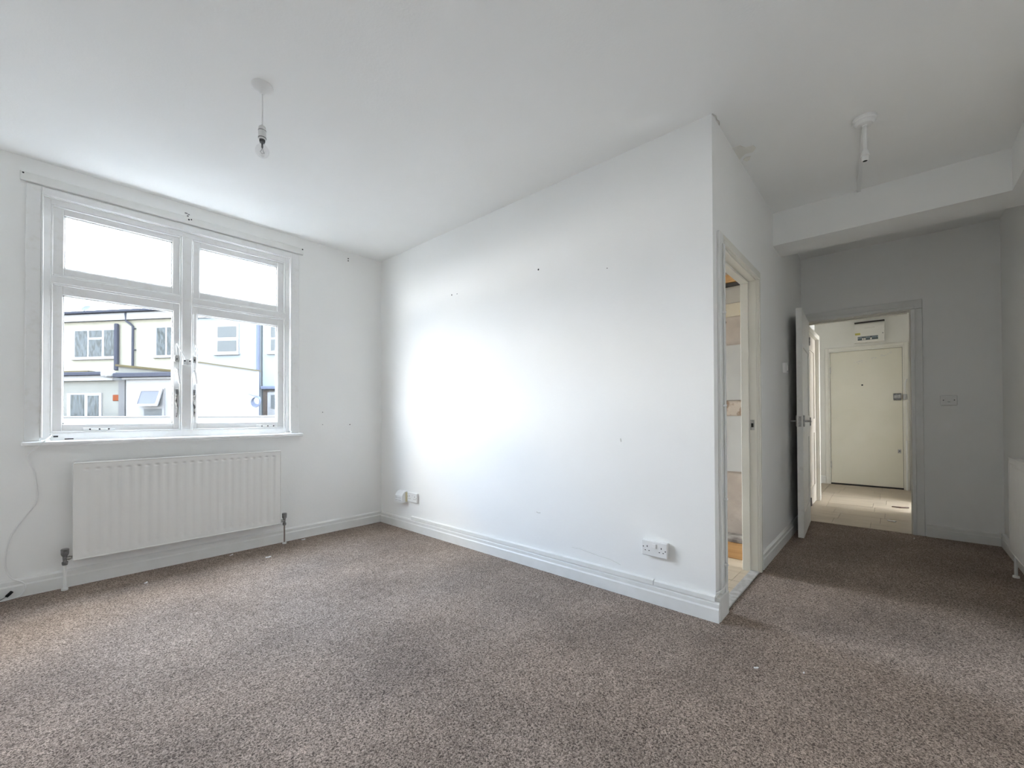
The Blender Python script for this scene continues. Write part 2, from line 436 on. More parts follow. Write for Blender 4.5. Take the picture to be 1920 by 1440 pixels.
# casement stays on the bottom rails
for cas, xa, xb in ((cl_, .22, .36), (cr_, 1.24, 1.34)):
    bm = bmesh.new(); tube(bm, [(xa, SY-.012, .992), (xb, SY-.012, .990)], .0045, 6); box(bm, xa-.012, xa+.018, SY-.014, SY, .983, 1.002, .002)
    s_ = obj('stay_bar', bm, M_PLASTIC, cas)
    for k in range(3): hole(s_, 'y', (xa+.02+.045*k, SY-.017, .992), .005)
# worn spots at the sill corner
ob('worn_spot', M_DARK, win, (.075, .098, FY0-.001, FY0+.004, .945, .956), bev=.002)
ob('worn_spot', M_DARK, win, (.125, .165, FY0-.001, FY0+.004, .930, .936), bev=.001)

# curtain batten above the window
cb = tag(ob('curtain_batten', M_TRIM, None, (-.068, 1.582, YW-.020, YW-.0002, 2.502, 2.556), bev=.003), 'long thin white curtain batten fixed above the window', 'batten')
for x, z, r in ((-.055, 2.545, .005), (1.572, 2.548, .006), (.755, 2.535, .006), (.770, 2.540, .005)):
    hole(cb, 'y', (x, YW-.020, z), r)
bm = bmesh.new()
for (x, z, w, h_) in ((.742, 2.585, .016, .008), (.758, 2.580, .012, .007), (.752, 2.565, .010, .014)): box(bm, x-w/2, x+w/2, YW-.0012, YW+.002, z-h_/2, z+h_/2)
obj('plaster_gouge', bm, M_VALVE, wall_win)

# ------------------------------------------------------------------ radiators
RW, RH = 1.205, 0.600


def radiator(name, label, loc, rz):
    """local: x along the panel, front face towards -y at y = -0.10, wall at y = 0"""
    e = empty(name, label, 'radiator', loc, rz, 'panel radiators')
    bm = bmesh.new(); z0, z1 = .182, .782; yf = -.100
    nx, nz = 276, 36; n_fl = 23
    xs = [RW*i/nx for i in range(nx+1)]; zs = [z0+(z1-z0)*k/nz for k in range(nz+1)]
    zs = sorted(set([z0, z0+.012, z0+.022, z0+.030, z0+.038, z0+.046, z0+.055, z1-.012, z1-.022, z1-.026, z1-.030, z1-.034, z1-.038, z1-.042, z1-.046, z1-.050, z1-.055, z1-.062, z1] + [z0+.055+(z1-z0-.105)*k/8 for k in range(9)]))
    m_ = .034; p = (RW-2*m_)/n_fl

    def depth(x, z):
        if x < m_ or x > RW-m_: return 0.0
        ph = ((x-m_)/p) % 1.0 - .5
        s = max(0.0, math.cos(ph*math.pi*1.35))**1.3
        k = min(1.0, max(0.0, (z-z0-.034)/.020)); k2 = min(1.0, max(0.0, (z1-.034-z)/.012))
        k = k*k*(3-2*k)*(k2*k2*(3-2*k2))
        top = math.exp(-(ph/.24)**2-((z-(z1-.040))/.0065)**2)
        low = math.exp(-(ph/.20)**2-((z-(z0+.040))/.008)**2)
        return 0.0034*s*k+0.0075*top+0.0045*low
    g = [[bm.verts.new((x, yf+depth(x, z), z)) for z in zs] for x in xs]
    for i in range(nx):
        for k in range(len(zs)-1): bm.faces.new((g[i][k], g[i+1][k], g[i+1][k+1], g[i][k+1]))
    obj('front_panel', bm, M_RAD, e, True)
    ob('rear_panel', M_RAD, e, (.0, RW, yf+.011, -.040, z0, z1-.004), bev=.004)
    ob('top_seam', M_RAD, e, (-.001, RW+.001, yf-.003, yf+.013, z1-.004, z1+.005), bev=.002)
    ob('bottom_seam', M_RAD, e, (-.001, RW+.001, yf-.003, yf+.013, z0-.004, z0+.004), bev=.002)
    ob('side_seam', M_RAD, e, (-.002, .004, yf-.002, yf+.013, z0, z1), bev=.001)
    ob('side_seam', M_RAD, e, (RW-.004, RW+.002, yf-.002, yf+.013, z0, z1), bev=.001)
    for x in (.2, RW-.2): ob('wall_bracket', M_RAD, e, (x-.02, x+.02, -.042, 0, z0+.06, z1-.08))
    for sx, xv, pm in ((-1, -.034, M_TRIM), (1, RW+.040, M_PIPE)):
        v = obj('valve', (lambda b: (lathe(b, [(.0, .155), (.012, .155), (.014, .165), (.014, .175), (.009, .178), (.011, .20), (.011, .212), (0, .212)], xv, -.07, 14), b)[1])(bmesh.new()), M_VALVE, e, True)
        bm = bmesh.new(); lathe(bm, [(0, .212), (.014, .212), (.018, .222), (.019, .252), (.016, .256), (0, .256)], xv, -.07, 14)
        obj('knob', bm, M_VALVE, v, True)
        bm = bmesh.new(); xe = 0.0 if sx < 0 else RW
        tube(bm, [(xv, -.07, .194), (xv-sx*.012, -.07, .194), (xv-sx*.0125, -.07, .194), (xe+sx*.010, -.07, .196), (xe+sx*.0095, -.07, .196), (xe-sx*.006, -.07, .196)], [.008, .008, .012, .012, .009, .009], 10)
        obj('tail_joint', bm, M_CHROME, v, True)
        obt('pipe', pm, e, [(xv, -.07, .0), (xv, -.07, .16)], .0085 if pm is M_TRIM else .006, 10)
        bm = bmesh.new(); lathe(bm, [(.010, .0), (.016, .0), (.016, .012), (.010, .016)], xv, -.07, 12)
        obj('pipe_collar', bm, M_TRIM, e, True)
    return e


rad1 = radiator('radiator', 'white ribbed panel radiator under the window', (.161, YW-.0005, 0), 0)
# the same radiator again along the passage side of the back wall


def copy_tree(o, parent=None):
    c = o.copy(); COL.objects.link(c); c.parent = parent
    for ch in list(o.children): copy_tree(ch, c)
    return c


rad2 = copy_tree(rad1); rad2.location = (4.24, YB+.0005, 0); rad2.rotation_euler = (0, 0, math.pi)
rad2['label'] = 'white radiator on the shaded passage wall, cut by the picture edge'

# ------------------------------------------------------------------ cord from the window corner
cord = empty('white_cord', 'loose thin white cable hanging from the window corner to the skirting', 'cable')
cp = [(.068, YW+.005, .960), (.062, YW-.030, .952), (.045, YW-.069, .934), (.020, YW-.070, .906), (-.004, YW-.030, .875), (-.029, YW-.008, .845), (-.022, YW-.007, .80), (-.004, YW-.007, .745), (.006, YW-.007, .673), (.011, YW-.007, .60), (.003, YW-.007, .544), (-.032, YW-.007, .485), (-.073, YW-.007, .413), (-.101, YW-.007, .34), (-.113, YW-.008, .234), (-.107, YW-.012, .163), (-.084, YW-.028, .118), (-.047, YW-.030, .090), (-.034, YW-.032, .060), (-.050, YW-.034, .018), (-.081, YW-.036, .006), (-.16, YW-.05, .005)]
obt('cable', M_PLASTIC, cord, spline(cp, 5), .0035, 6)
bm = bmesh.new(); tube(bm, [(-.108, YW-.030, .022), (-.086, YW-.030, .046)], .008, 8); obj('plug', bm, M_DARK, cord, True)
obt('plug_lead', M_VALVE, cord, spline([(-.108, YW-.030, .022), (-.14, YW-.034, .008), (-.20, YW-.05, .005)], 4), .0025, 6)

# ------------------------------------------------------------------ sockets and trunking on the partition


def wall_plate(name, label, cat, group=None):
    return empty(name, label, cat, group=group)


def double_socket(label, yc, zc, th, slots=True):
    """double socket on the partition; faces -x"""
    e = empty('double_socket', label, 'socket', (XL, yc, zc), 0, 'double sockets on the partition')
    hw, hh = .074, .043
    ob('back_box', M_PLASTIC, e, (-th, -.0002, -hw, hw, -hh, hh), bev=.003)
    fp = ob('face_plate', M_PLASTIC, e, (-th-.008, -th, -hw, hw, -hh, hh), bev=.003)
    xf = -th-.008
    for s in (1, -1):
        c = s*.041
        for (dy, dz, w, h_) in ((0, .010, .0022, .0045), (.011, -.013, .0035, .0020), (-.011, -.013, .0035, .0020)):
            ob('pin_slot', M_DARK, fp, (xf-.0006, xf+.004, c+dy-w, c+dy+w, dz-h_, dz+h_))
        hole(fp, 'x', (xf, s*.064, -.002 if s < 0 else .006), .0032)
    if slots:
        ob('rocker', M_PLASTIC, fp, (xf-.006, xf+.001, -.012, .012, .006, .028), bev=.0015)
    else:
        ob('rocker', M_PLASTIC, fp, (xf-.003, xf+.001, .001, .010, .012, .028), bev=.001)
        ob('rocker', M_PLASTIC, fp, (xf-.003, xf+.001, -.010, -.001, .012, .028), bev=.001)
    return e


double_socket('white double socket low on the partition near the kitchen doorway', 1.018, .313, .018)
double_socket('small white double socket near the window corner', 3.348, .312, .012, False)
jb = empty('junction_box', 'boxy white socket adaptor with a yellowed side, next to the corner', 'adaptor', (XL, 3.510, .305))
bm = bmesh.new()
prof = [(0, -.052), (-.058, -.050), (-.058, .012), (-.046, .034), (-.026, .050), (0, .054)]
a = [bm.verts.new((x, -.058, z)) for x, z in prof]; c = [bm.verts.new((x, .058, z)) for x, z in prof]
bm.faces.new(a); bm.faces.new(c[::-1])
for k in range(len(prof)): bm.faces.new((a[k], a[(k+1) % len(prof)], c[(k+1) % len(prof)], c[k]))
hs = obj('housing', bm, M_PLASTIC, jb)
ob('yellowed_base', M_YELLOWED, jb, (-.022, -.0002, -.0605, -.0575, -.046, .044))
for dy in (-.028, -.006, .022, .042):
    for dz in (-.030, -.008): ob('pin_slot', M_VALVE, hs, (-.0586, -.055, dy-.003, dy+.003, dz-.003, dz+.003))

tk = empty('cable_trunking', 'white mini trunking running along the top of the partition skirting', 'trunking')
for (y0, y1, dz) in ((1.030, 3.372, .0), (.700, 1.0275, -.0035)):
    bm = bmesh.new()
    hexa(bm, [(XL-.017, y0, .1055), (XL-.0002, y0, .1055), (XL-.0002, y1, .1055), (XL-.017, y1, .1055), (XL-.016, y0, .131+dz), (XL-.0002, y0, .138+dz), (XL-.0002, y1, .138+dz), (XL-.016, y1, .131+dz)])
    obj('trunking_length', bm, M_TRIM, tk)

# ------------------------------------------------------------------ pendants
p1 = empty('pendant_light', 'bare clear bulb on a ceiling rose in front of the window', 'light', (.717, 2.236, H), 0, 'pendant fittings')
bm = bmesh.new(); lathe(bm, [(0, .0), (.046, .0), (.047, -.006), (.044, -.014), (.030, -.026), (.014, -.033), (.008, -.040), (0, -.040)], 0, 0, 28); obj('ceiling_rose', bm, M_PLASTIC, p1, True)
obt('flex', M_PLASTIC, p1, [(0, 0, -.036), (.0012, 0, -.10), (.0005, 0, -.15), (0, 0, -.198)], .0032, 8)
bm = bmesh.new(); lathe(bm, [(0, -.190), (.007, -.192), (.014, -.198), (.0165, -.206), (.0165, -.218), (.0172, -.2185), (.0172, -.250), (.0160, -.252), (.0145, -.260), (0, -.260)], 0, 0, 20)
lh = obj('lamp_holder', bm, M_PLASTIC, p1, True)
for z in (-.2175, -.2515):
    bm = bmesh.new(); lathe(bm, [(.0150, z+.0012), (.0176, z+.0012), (.0176, z-.0012), (.0150, z-.0012)], 0, 0, 20); obj('seam_ring', bm, M_BULBCAP, lh, True)
bm = bmesh.new(); lathe(bm, [(0, -.258), (.0125, -.258), (.0125, -.268), (.010, -.274), (0, -.274)], 0, 0, 18); blb = obj('bulb_cap', bm, M_BULBCAP, p1, True)
bm = bmesh.new()
lathe(bm, [(.0105, -.270), (.013, -.280)] + [(.0295*math.sin(a), -.314+.0315*math.cos(a)) for a in [math.pi*(.18+.82*k/14) for k in range(15)]], 0, 0, 28)
obj('bulb_glass', bm, M_BULB, p1, True)
bm = bmesh.new(); tube(bm, [(0, 0, -.272), (0, 0, -.296), (0, 0, -.300)], [.004, .0045, .002], 8); tube(bm, [(0, 0, -.298), (.004, 0, -.312), (.009, 0, -.320)], .0008, 5); tube(bm, [(0, 0, -.298), (-.004, 0, -.312), (-.009, 0, -.320)], .0008, 5); tube(bm, [(-.009, 0, -.320), (0, .006, -.323), (.009, 0, -.320)], .0006, 5)
obj('filament', bm, M_BULBCAP, p1, True)

p2 = empty('pendant_light', 'empty white lamp holder on a ceiling rose before the passage beam', 'light', (2.952, .105, H), 0, 'pendant fittings')
bm = bmesh.new(); lathe(bm, [(0, 0), (.053, 0), (.054, -.012), (.050, -.018), (.044, -.020), (.042, -.030), (.036, -.036), (.012, -.037), (.011, -.042), (0, -.042)], 0, 0, 28); obj('ceiling_rose', bm, M_PLASTIC, p2, True)
obt('flex', M_PLASTIC, p2, [(0, 0, -.038), (.001, 0, -.11), (0, 0, -.176)], [.0095, .009, .0085], 12)
bm = bmesh.new(); lathe(bm, [(0, -.168), (.010, -.170), (.015, -.176), (.0165, -.192), (.020, -.198), (.020, -.202), (.015, -.204), (.0135, -.228), (.0105, -.228), (.0105, -.215), (0, -.215)], 0, 0, 20); h2 = obj('lamp_holder', bm, M_PLASTIC, p2, True)
bm = bmesh.new(); lathe(bm, [(0, -.2165), (.0104, -.2165), (.0104, -.2275), (0, -.2275)], 0, 0, 16); obj('socket_opening', bm, M_DARK, h2, True)
cc = empty('ceiling_conduit', 'narrow white surface conduit from the empty lamp holder rose to the beam', 'conduit')
bm = bmesh.new()
hexa(bm, [(2.995, .100, H-.014), (2.995, .120, H-.014), (3.866, .183, H-.014), (3.866, .163, H-.014), (2.995, .100, H), (2.995, .120, H), (3.866, .183, H), (3.866, .163, H)])
obj('conduit_length', bm, M_PLASTIC, cc)

# ------------------------------------------------------------------ kitchen doorway
kd = empty('trim_1', 'cream painted frame of the kitchen doorway', 'door frame', kind='structure')
YK1 = YC+.09
ob('jamb', M_CREAM, kd, (KX0-.03, KX0, YC-.004, YK1+.004, 0, KZ+.03), bev=.002)
ob('jamb', M_CREAM, kd, (KX1, KX1+.03, YC-.004, YK1+.004, 0, KZ+.03), bev=.002)
ob('head', M_CREAM, kd, (KX0, KX1, YC-.004, YK1+.004, KZ, KZ+.03), bev=.002)
ob('door_stop', M_CREAM, kd, (KX0, KX0+.014, YC+.042, YK1, 0, KZ), bev=.002)
ob('door_stop', M_CREAM, kd, (KX1-.014, KX1, YC+.042, YK1, 0, KZ), bev=.002)
ob('door_stop', M_CREAM, kd, (KX0+.014, KX1-.014, YC+.042, YK1, KZ-.014, KZ), bev=.002)


def arch(name, m, parent, quads):
    bm = bmesh.new()
    for q in quads: box(bm, *q, bev=.003)
    return obj(name, bm, m, parent)


arch('architrave', M_TRIM, kd, [(2.425, 2.497, YC-.016, YC, .1225, 2.055), (2.468, 2.4955, YC-.024, YC-.0155, .1235, 1.996)])
arch('architrave', M_CREAM, kd, [(KX1+.006, KX1+.080, YC-.016, YC, 0, 1.993), (KX1+.0075, KX1+.035, YC-.024, YC-.0155, 0.001, 1.992)])
arch('architrave', M_CREAM, kd, [(2.4975, KX1+.080, YC-.016, YC, 1.9935, 2.055), (2.499, KX1+.035, YC-.024, YC-.0155, 1.995, 2.018)])
pb = ob('plinth_block', M_TRIM, kd, (XL-.0, KX0-.012, YC-.024, YC, 0, .122), bev=.002)
sp = ob('strike_plate', M_CHROME, kd, (KX1-.0015, KX1+.001, YC+.012, YC+.038, .965, 1.035), bev=.0005)
ob('latch_hole', M_DARK, sp, (KX1-.002, KX1, YC+.018, YC+.032, .985, 1.012))
tag(ob('threshold_strip', M_ALU, None, (KX0, KX1, YC-.012, YC+.045, 0, .010), bev=.003), 'worn grey threshold strip between carpet and kitchen floor', 'threshold')

fc = empty('door_cable', 'thin white cable clipped up the left side of the kitchen door frame', 'cable')
obt('cable', M_TRIM, fc, spline([(XL-.004, YC-.004, .148), (XL+.02, YC-.012, .150), (2.42, YC-.029, .165), (2.455, YC-.030, .20), (2.462, YC-.030, .26), (2.462, YC-.028, .6), (2.464, YC-.028, 1.1), (2.462, YC-.028, 1.6), (2.464, YC-.027, 1.98)], 5), .0028, 6)
for z in (.27, .62, 1.12, 1.62): ob('cable_clip', M_PLASTIC, fc, (2.455, 2.471, YC-.033, YC-.0165, z-.006, z+.006), bev=.001)

# kitchen beyond
wk = st('wall_kitchen_side', M_BEIGEPL, 'stripped kitchen wall of bare plaster seen through the doorway', 'wall', (XK, XK+.1, YC+.09, YW, -.06, H))
st('wall_kitchen_window', M_WALL, 'outer kitchen wall with its window', 'wall',
   (XL+.08, 2.66, YW, YW+.25, -.06, H), (3.46, XE2, YW, YW+.25, -.06, H), (2.66, 3.46, YW, YW+.25, -.06, .86), (2.66, 3.46, YW, YW+.25, 2.42, H))
kw = empty('window_2', 'plain white kitchen window lighting the doorway', 'window', kind='structure')
bm = bmesh.new()
for q in ((2.66, 2.70, YW+.05, YW+.11, .86, 2.42), (3.42, 3.46, YW+.05, YW+.11, .86, 2.42), (2.70, 3.42, YW+.05, YW+.11, .86, .90), (2.70, 3.42, YW+.05, YW+.11, 2.38, 2.42)): box(bm, *q)
obj('window_frame', bm, M_WIN, kw); ob('glass_pane', M_GLASS, kw, (2.698, 3.422, YW+.075, YW+.079, .898, 2.382))
kf = st('floor_kitchen', M_SUBFL, 'pale wood effect kitchen floor beyond the doorway', 'floor', (XL+.08, XK, YC+.0, YW, -.06, -.004), (KX0, KX1, YC-.012, YC+.1, -.06, -.004))
pl_m = None
x = XL+.082; k = 0
while x < XK-.01:
    w = min(.142, XK-x-.001)
    cut = YC+.10+random.uniform(.5, 2.4)
    for (y0, y1) in ((YC+.092, cut), (cut+.002, YW-.001)):
        ob('plank', M_VINYL, kf, (x, x+w-.003, y0, y1, -.006, .002+random.uniform(0, .0015)), bev=.001)
    if KX0 < x and x+w < KX1:
        ob('plank', M_VINYL, kf, (x, x+w-.003, YC+.046, YC+.091, -.006, .003))
    x += .142; k += 1
ob('plank', M_VINYL, kf, (KX0, KX0+.06, YC+.046, YC+.091, -.006, .0025)); ob('plank', M_VINYL, kf, (KX1-.12, KX1, YC+.046, YC+.091, -.006, .0025))
ky0, ky1 = YC+.10, 2.2
for (z0, z1, m_, nm, th) in ((2.105, 2.165, M_TIMBER, 'timber_rail', .03), (2.075, 2.100, M_BLACKST, 'dark_strip', .02), (1.945, 2.070, mat('grey_render', (.45, .42, .37), .9), 'render_band', .004),
                             (1.84, 1.942, M_GLUE, 'glue_patch', .003), (1.185, 1.613, M_GREYBOARD, 'wall_board', .012), (1.065, 1.180, M_BROWNPL, 'torn_plaster', .003), (.630, 1.060, M_GREYBOARD, 'wall_board', .012)):
    ob(nm, m_, wk, (XK-th, XK-.0002, ky0, ky1, z0, z1))
hole(wk, 'x', (XK-.001, 1.0, 1.80), .018)
tag(ob('wooden_box', M_TIMBER, None, (3.46, XK-.002, ky0+.01, 1.75, .0035, .125), bev=.004), 'low orange wooden plinth on the kitchen floor', 'plinth')
tag(ob('stone_slab', M_STONE, None, (3.45, XK-.002, ky0+.005, 1.78, .1255, .150), bev=.004), 'mottled dark slab lying on the orange plinth in the kitchen', 'slab')

# ------------------------------------------------------------------ hall doorway, its open door
hd = empty('trim_2', 'painted frame of the doorway between passage and hall', 'door frame', kind='structure')
ob('jamb', M_CREAM, hd, (XE-.004, XE2+.004, DY0-.03, DY0, 0, DZ+.03), bev=.002)
ob('jamb', M_CREAM, hd, (XE-.004, XE2+.004, DY1, DY1+.03, 0, DZ+.03), bev=.002)
ob('head', M_CREAM, hd, (XE-.004, XE2+.004, DY0, DY1, DZ, DZ+.03), bev=.002)
ob('door_stop', M_CREAM, hd, (XE+.045, XE2, DY0+.012, DY1, DZ-.012, DZ), bev=.002)
arch('architrave', M_TRIM, hd, [(XE-.016, XE, DY0-.085, DY0-.008, 0, 2.003), (XE-.024, XE-.0155, DY0-.034, DY0-.0095, .001, 2.002)])
arch('architrave', M_TRIM, hd, [(XE-.016, XE, DY0-.085, DY1+.035, 2.0035, 2.085), (XE-.024, XE-.0155, DY0-.034, DY1+.0335, 2.005, 2.030)])

dr = empty('open_door', 'white panelled door standing open against the passage wall', 'door', (4.390, .586, 0), R(3.3))
LX0, LX1, LY0, LY1 = 0.0, .762, 0.0, .043
bm = bmesh.new()
box(bm, LX0, LX1, LY0+.006, LY1, .012, 1.990, .001)
M_LEAF = mat('worn_door_paint', (.88, .87, .83), .45, col2=(.74, .72, .66), nscale=14, lo=.55, hi=.8)
leaf = obj('door_leaf', bm, M_LEAF, dr)
for (x0, x1, z0, z1) in ((LX0, LX0+.10, .012, 1.99), (LX1-.10, LX1, .012, 1.99), (LX0+.10, LX1-.10, .012, .22), (LX0+.10, LX1-.10, .86, 1.06), (LX0+.10, LX1-.10, 1.66, 1.99)):
    ob('panel_frame', M_LEAF, leaf, (x0, x1, LY0, LY0+.0065, z0, z1))
lp = ob('latch_plate', M_CHROME, dr, (LX0-.0015, LX0+.001, LY0+.010, LY0+.033, .965, 1.055), bev=.0004)
ob('latch_bolt', M_CHROME, lp, (LX0-.009, LX0-.001, LY0+.015, LY0+.028, 1.002, 1.020), bev=.001)
for z in (.975, 1.045): hole(lp, 'x', (LX0-.0015, LY0+.021, z), .003)
for s, yb in ((-1, LY0), (1, LY1)):
    rp = ob('rose_plate', M_CHROME, dr, (LX0+.030, LX0+.070, yb, yb+s*.010, .965, 1.062), bev=.002)
    bm = bmesh.new(); tube(bm, [(LX0+.05, yb+s*.008, 1.012), (LX0+.05, yb+s*.044, 1.012), (LX0+.056, yb+s*.048, 1.012), (LX0+.15, yb+s*.048, 1.010)], [.008, .008, .0085, .0075], 10)
    obj('lever_handle', bm, M_CHROME, rp, True)
for z in (.20, 1.0, 1.80): obt('hinge', M_CHROME, dr, [(LX1+.008, LY0-.004, z-.04), (LX1+.008, LY0-.004, z+.04)], .006, 8)

# light switch on the passage wall and blank plate on the end wall
sw = empty('light_switch', 'white surface light switch on the passage wall behind the open door', 'switch', (4.245, YC, 1.465))
ob('back_box', M_PLASTIC, sw, (-.043, .043, -.022, -.0002, -.043, .043), bev=.003)
fp = ob('face_plate', M_PLASTIC, sw, (-.043, .043, -.029, -.022, -.043, .043), bev=.002)
ob('rocker', M_PLASTIC, fp, (-.010, .010, -.035, -.028, -.022, .020), bev=.002)
bp = empty('blank_plate', 'grey white double blanking plate on the shaded end wall', 'wall plate', (XE, -.346, 1.186))
fp = ob('face_plate', M_PLASTIC, bp, (-.012, -.0002, -.052, .052, -.045, .045), bev=.006)
for y in (-.033, .033): hole(fp, 'x', (-.012, y, .002), .004)
ob('slot', M_VALVE, fp, (-.0128, -.010, -.008, .008, -.014, -.011))

# ------------------------------------------------------------------ hall
st('wall_hall_left', M_WALL, 'cream hall wall with a side door', 'wall', (XE2, 6.62, HL, HL+.1, -.06, H), (6.52, 6.62, HL+.1, 1.30, -.06, H), (6.62, XF+.1, 1.30, 1.40, -.06, H))
st('wall_hall_right', M_WALL, 'cream hall wall opposite the side door', 'wall', (XE2, 6.33, HR-.1, HR, -.06, H), (7.09, XF+.1, HR-.1, HR, -.06, H), (6.33, 7.09, HR-.1, HR, 2.0, H))
st('wall_side_room', M_WALL, 'plain walls of the bright room off the hall', 'wall', (5.9, 6.0, -3.2, HR-.1, -.06, H), (7.4, 7.5, -3.2, HR-.1, -.06, H), (5.9, 6.2, -3.3, -3.2, -.06, H), (7.2, 7.5, -3.3, -3.2, -.06, H), (6.2, 7.2, -3.3, -3.2, -.06, 1.05), (6.2, 7.2, -3.3, -3.2, 2.05, H), (6.0, 7.4, -3.2, HR-.1, H, H+.1))
st('floor_side_room', M_LAMIN, 'plain floor of the room off the hall', 'floor', (6.0, 7.4, -3.2, HR, -.06, -.002))
M_HALLW = mat('hall_emulsion', (0.82, 0.81, 0.76), 0.7, col2=(0.79, 0.78, 0.72), nscale=3)
we = st('wall_hall_end', M_HALLW, 'cream wall around the front door at the end of the hall', 'wall',
        (XF, XF+.1, .760, 1.30, -.06, H), (XF, XF+.1, HR, -.108, -.06, H), (XF, XF+.1, -.108, .760, 2.045, H))
hf = st('floor_hall', M_SUBFL, 'pale laminate hall floor', 'floor', (XE, XF+.1, HR, HL, -.06, -.004), (6.62, XF+.1, HL, 1.30, -.06, -.004))
x = XE+.002; k = 0
while x < XF-.01:
    w = min(.298, XF-x)
    ys = sorted([HR+.001, HL-.001] + [HR+.15+random.uniform(0, .25)+.45*j for j in range(2) if HR+.15+.45*j < HL-.25])
    for y0, y1 in zip(ys, ys[1:]):
        ob('plank', M_LAMIN, hf, (x, x+w-.003, y0, y1-.002, -.006, .001+random.uniform(0, .002)), bev=.001)
    if x+w > 6.63: ob('plank', M_LAMIN, hf, (max(x, 6.621), x+w-.003, HL, 1.299, -.006, .002), bev=.001)
    x += .298
fd = empty('door_1', 'cream flush front door at the end of the hall', 'door', kind='structure')
ob('door_leaf', mat('front_door_paint', (.80, .77, .66), .45, col2=(.76, .73, .61), nscale=2), fd, (XF+.012, XF+.056, -.086, .736, .022, 2.020), bev=.002)
ob('dark_gap_sill', M_BLACKST, fd, (XF+.005, XF+.10, -.108, .760, -.004, .012))  # sill coloured black to paint the dark gap under the door
for q in ((XF-.006, XF+.09, .739, .762, 0, 2.046), (XF-.006, XF+.09, -.110, -.089, 0, 2.046), (XF-.006, XF+.09, -.089, .739, 2.023, 2.046)): ob('frame_member', M_CREAM, fd, q, bev=.002)
ob('door_shadow_gap', M_BLACKST, fd, (XF+.060, XF+.09, -.089, .739, 0.012, 2.023))
for q in ((XF-.018, XF-.0005, .757, .800, 0, 2.085), (XF-.018, XF-.0005, -.152, -.105, 0, 2.085), (XF-.018, XF-.0005, -.105, .757, 2.040, 2.085)): ob('architrave', M_CREAM, fd, q, bev=.003)
for z in (.30, 1.75): obt('hinge', M_CHROME, fd, [(XF+.006, .738, z-.05), (XF+.006, .738, z+.05)], .007, 8)
lk = ob('night_latch', M_VALVE, fd, (XF-.028, XF+.012, -.075, .012, 1.270, 1.365), bev=.006)
ob('latch_keep', M_CHROME, lk, (XF-.030, XF-.010, -.135, -.090, 1.275, 1.350), bev=.004)
ob('latch_snib', M_CHROME, lk, (XF-.040, XF-.027, -.030, -.015, 1.300, 1.330), bev=.002)
ob('latch_face', M_CHROME, lk, (XF-.0295, XF-.026, -.065, .004, 1.300, 1.340))
hole(fd, 'x', (XF+.011, .355, 1.505), .012)
ob('lever_lock', M_CHROME, fd, (XF+.009, XF+.013, -.065, -.030, .515, .570), bev=.001); hole(fd, 'x', (XF+.009, -.047, .545), .007)
bm = bmesh.new()
for i in range(26):
    y = random.uniform(.02, .45); z = 1.955-(y-.02)*.30+random.uniform(-.02, .02); w = random.uniform(.003, .012)
    box(bm, XF+.0112, XF+.0125, y-w, y+w, z-random.uniform(.002, .005), z+random.uniform(.002, .006))
pe = obj('chipped_paint', bm, M_SCUFF, fd); pe['kind'] = 'stuff'

fb = empty('fuse_box', 'white consumer unit with a row of breakers above the front door', 'fuse box', (XF, .265, 2.125))
bm = bmesh.new()
prof = [(-.0002, 0), (-.100, 0), (-.100, .225), (-.092, .262), (-.070, .285), (-.0002, .290)]
a = [bm.verts.new((x, -.167, z)) for x, z in prof]; c = [bm.verts.new((x, .167, z)) for x, z in prof]
bm.faces.new(a); bm.faces.new(c[::-1])
for k in range(len(prof)): bm.faces.new((a[k], a[(k+1) % len(prof)], c[(k+1) % len(prof)], c[k]))
hb = obj('housing', bm, M_FUSE, fb)
ob('breaker_window', M_BREAK, hb, (-.1015, -.099, -.098, .130, .030, .085))
for i in range(10):
    y = .118-.023*i
    if i in (2, 3, 6): ob('breaker', M_FUSE, hb, (-.106, -.1012, y-.009, y+.009, .034, .060), bev=.001)
    else: ob('breaker', mat('breaker_blue_grey', (.25, .30, .33), .5), hb, (-.106, -.1012, y-.009, y+.009, .055, .078), bev=.001)
ob('sticker', M_STICK, hb, (-.1008, -.0995, .100, .160, .110, .140))
ob('lid_lip', M_FUSE, hb, (-.108, -.098, -.06, .05, .200, .212), bev=.003)
hole(hb, 'x', (-.100, -.150, .112), .006)
bm = bmesh.new(); box(bm, -.085, -.0002, -.169, .169, .2905, .305); obj('top_shadow_line', bm, M_BLACKST, fb)  # black slab paints the shadow line along the top of the unit

sdr = empty('door_2', 'pale panelled door in the hall side wall', 'door', kind='structure')
M_SIDED = mat('beige_door_paint', (.62, .57, .50), .5, col2=(.57, .52, .45), nscale=3)
ob('door_leaf', M_SIDED, sdr, (5.66, 6.46, HL-.012, HL-.0005, .01, 1.99), bev=.002)
for (x0, x1, z0, z1) in ((5.66, 5.76, .01, 1.99), (6.36, 6.46, .01, 1.99), (5.76, 6.36, .01, .22), (5.76, 6.36, .85, 1.02), (5.76, 6.36, 1.82, 1.99)): ob('panel_frame', M_SIDED, sdr, (x0, x1, HL-.020, HL-.0125, z0, z1))
arch('architrave', M_CREAM, sdr, [(6.475, 6.619, HL-.050, HL-.0005, .004, 1.9995), (6.4765, 6.50, HL-.060, HL-.0495, .005, 1.998)])
arch('architrave', M_CREAM, sdr, [(5.575, 5.645, HL-.050, HL-.0005, .004, 1.9995)])
arch('architrave', M_CREAM, sdr, [(5.575, 6.619, HL-.050, HL-.0005, 2.00, 2.06)])
board('baseboard_hall', 'short cream skirting beside the front door frame', [('x', XF, .801, 1.279, -1), ('y', 1.30, 6.62, XF, -1)], h=.12)

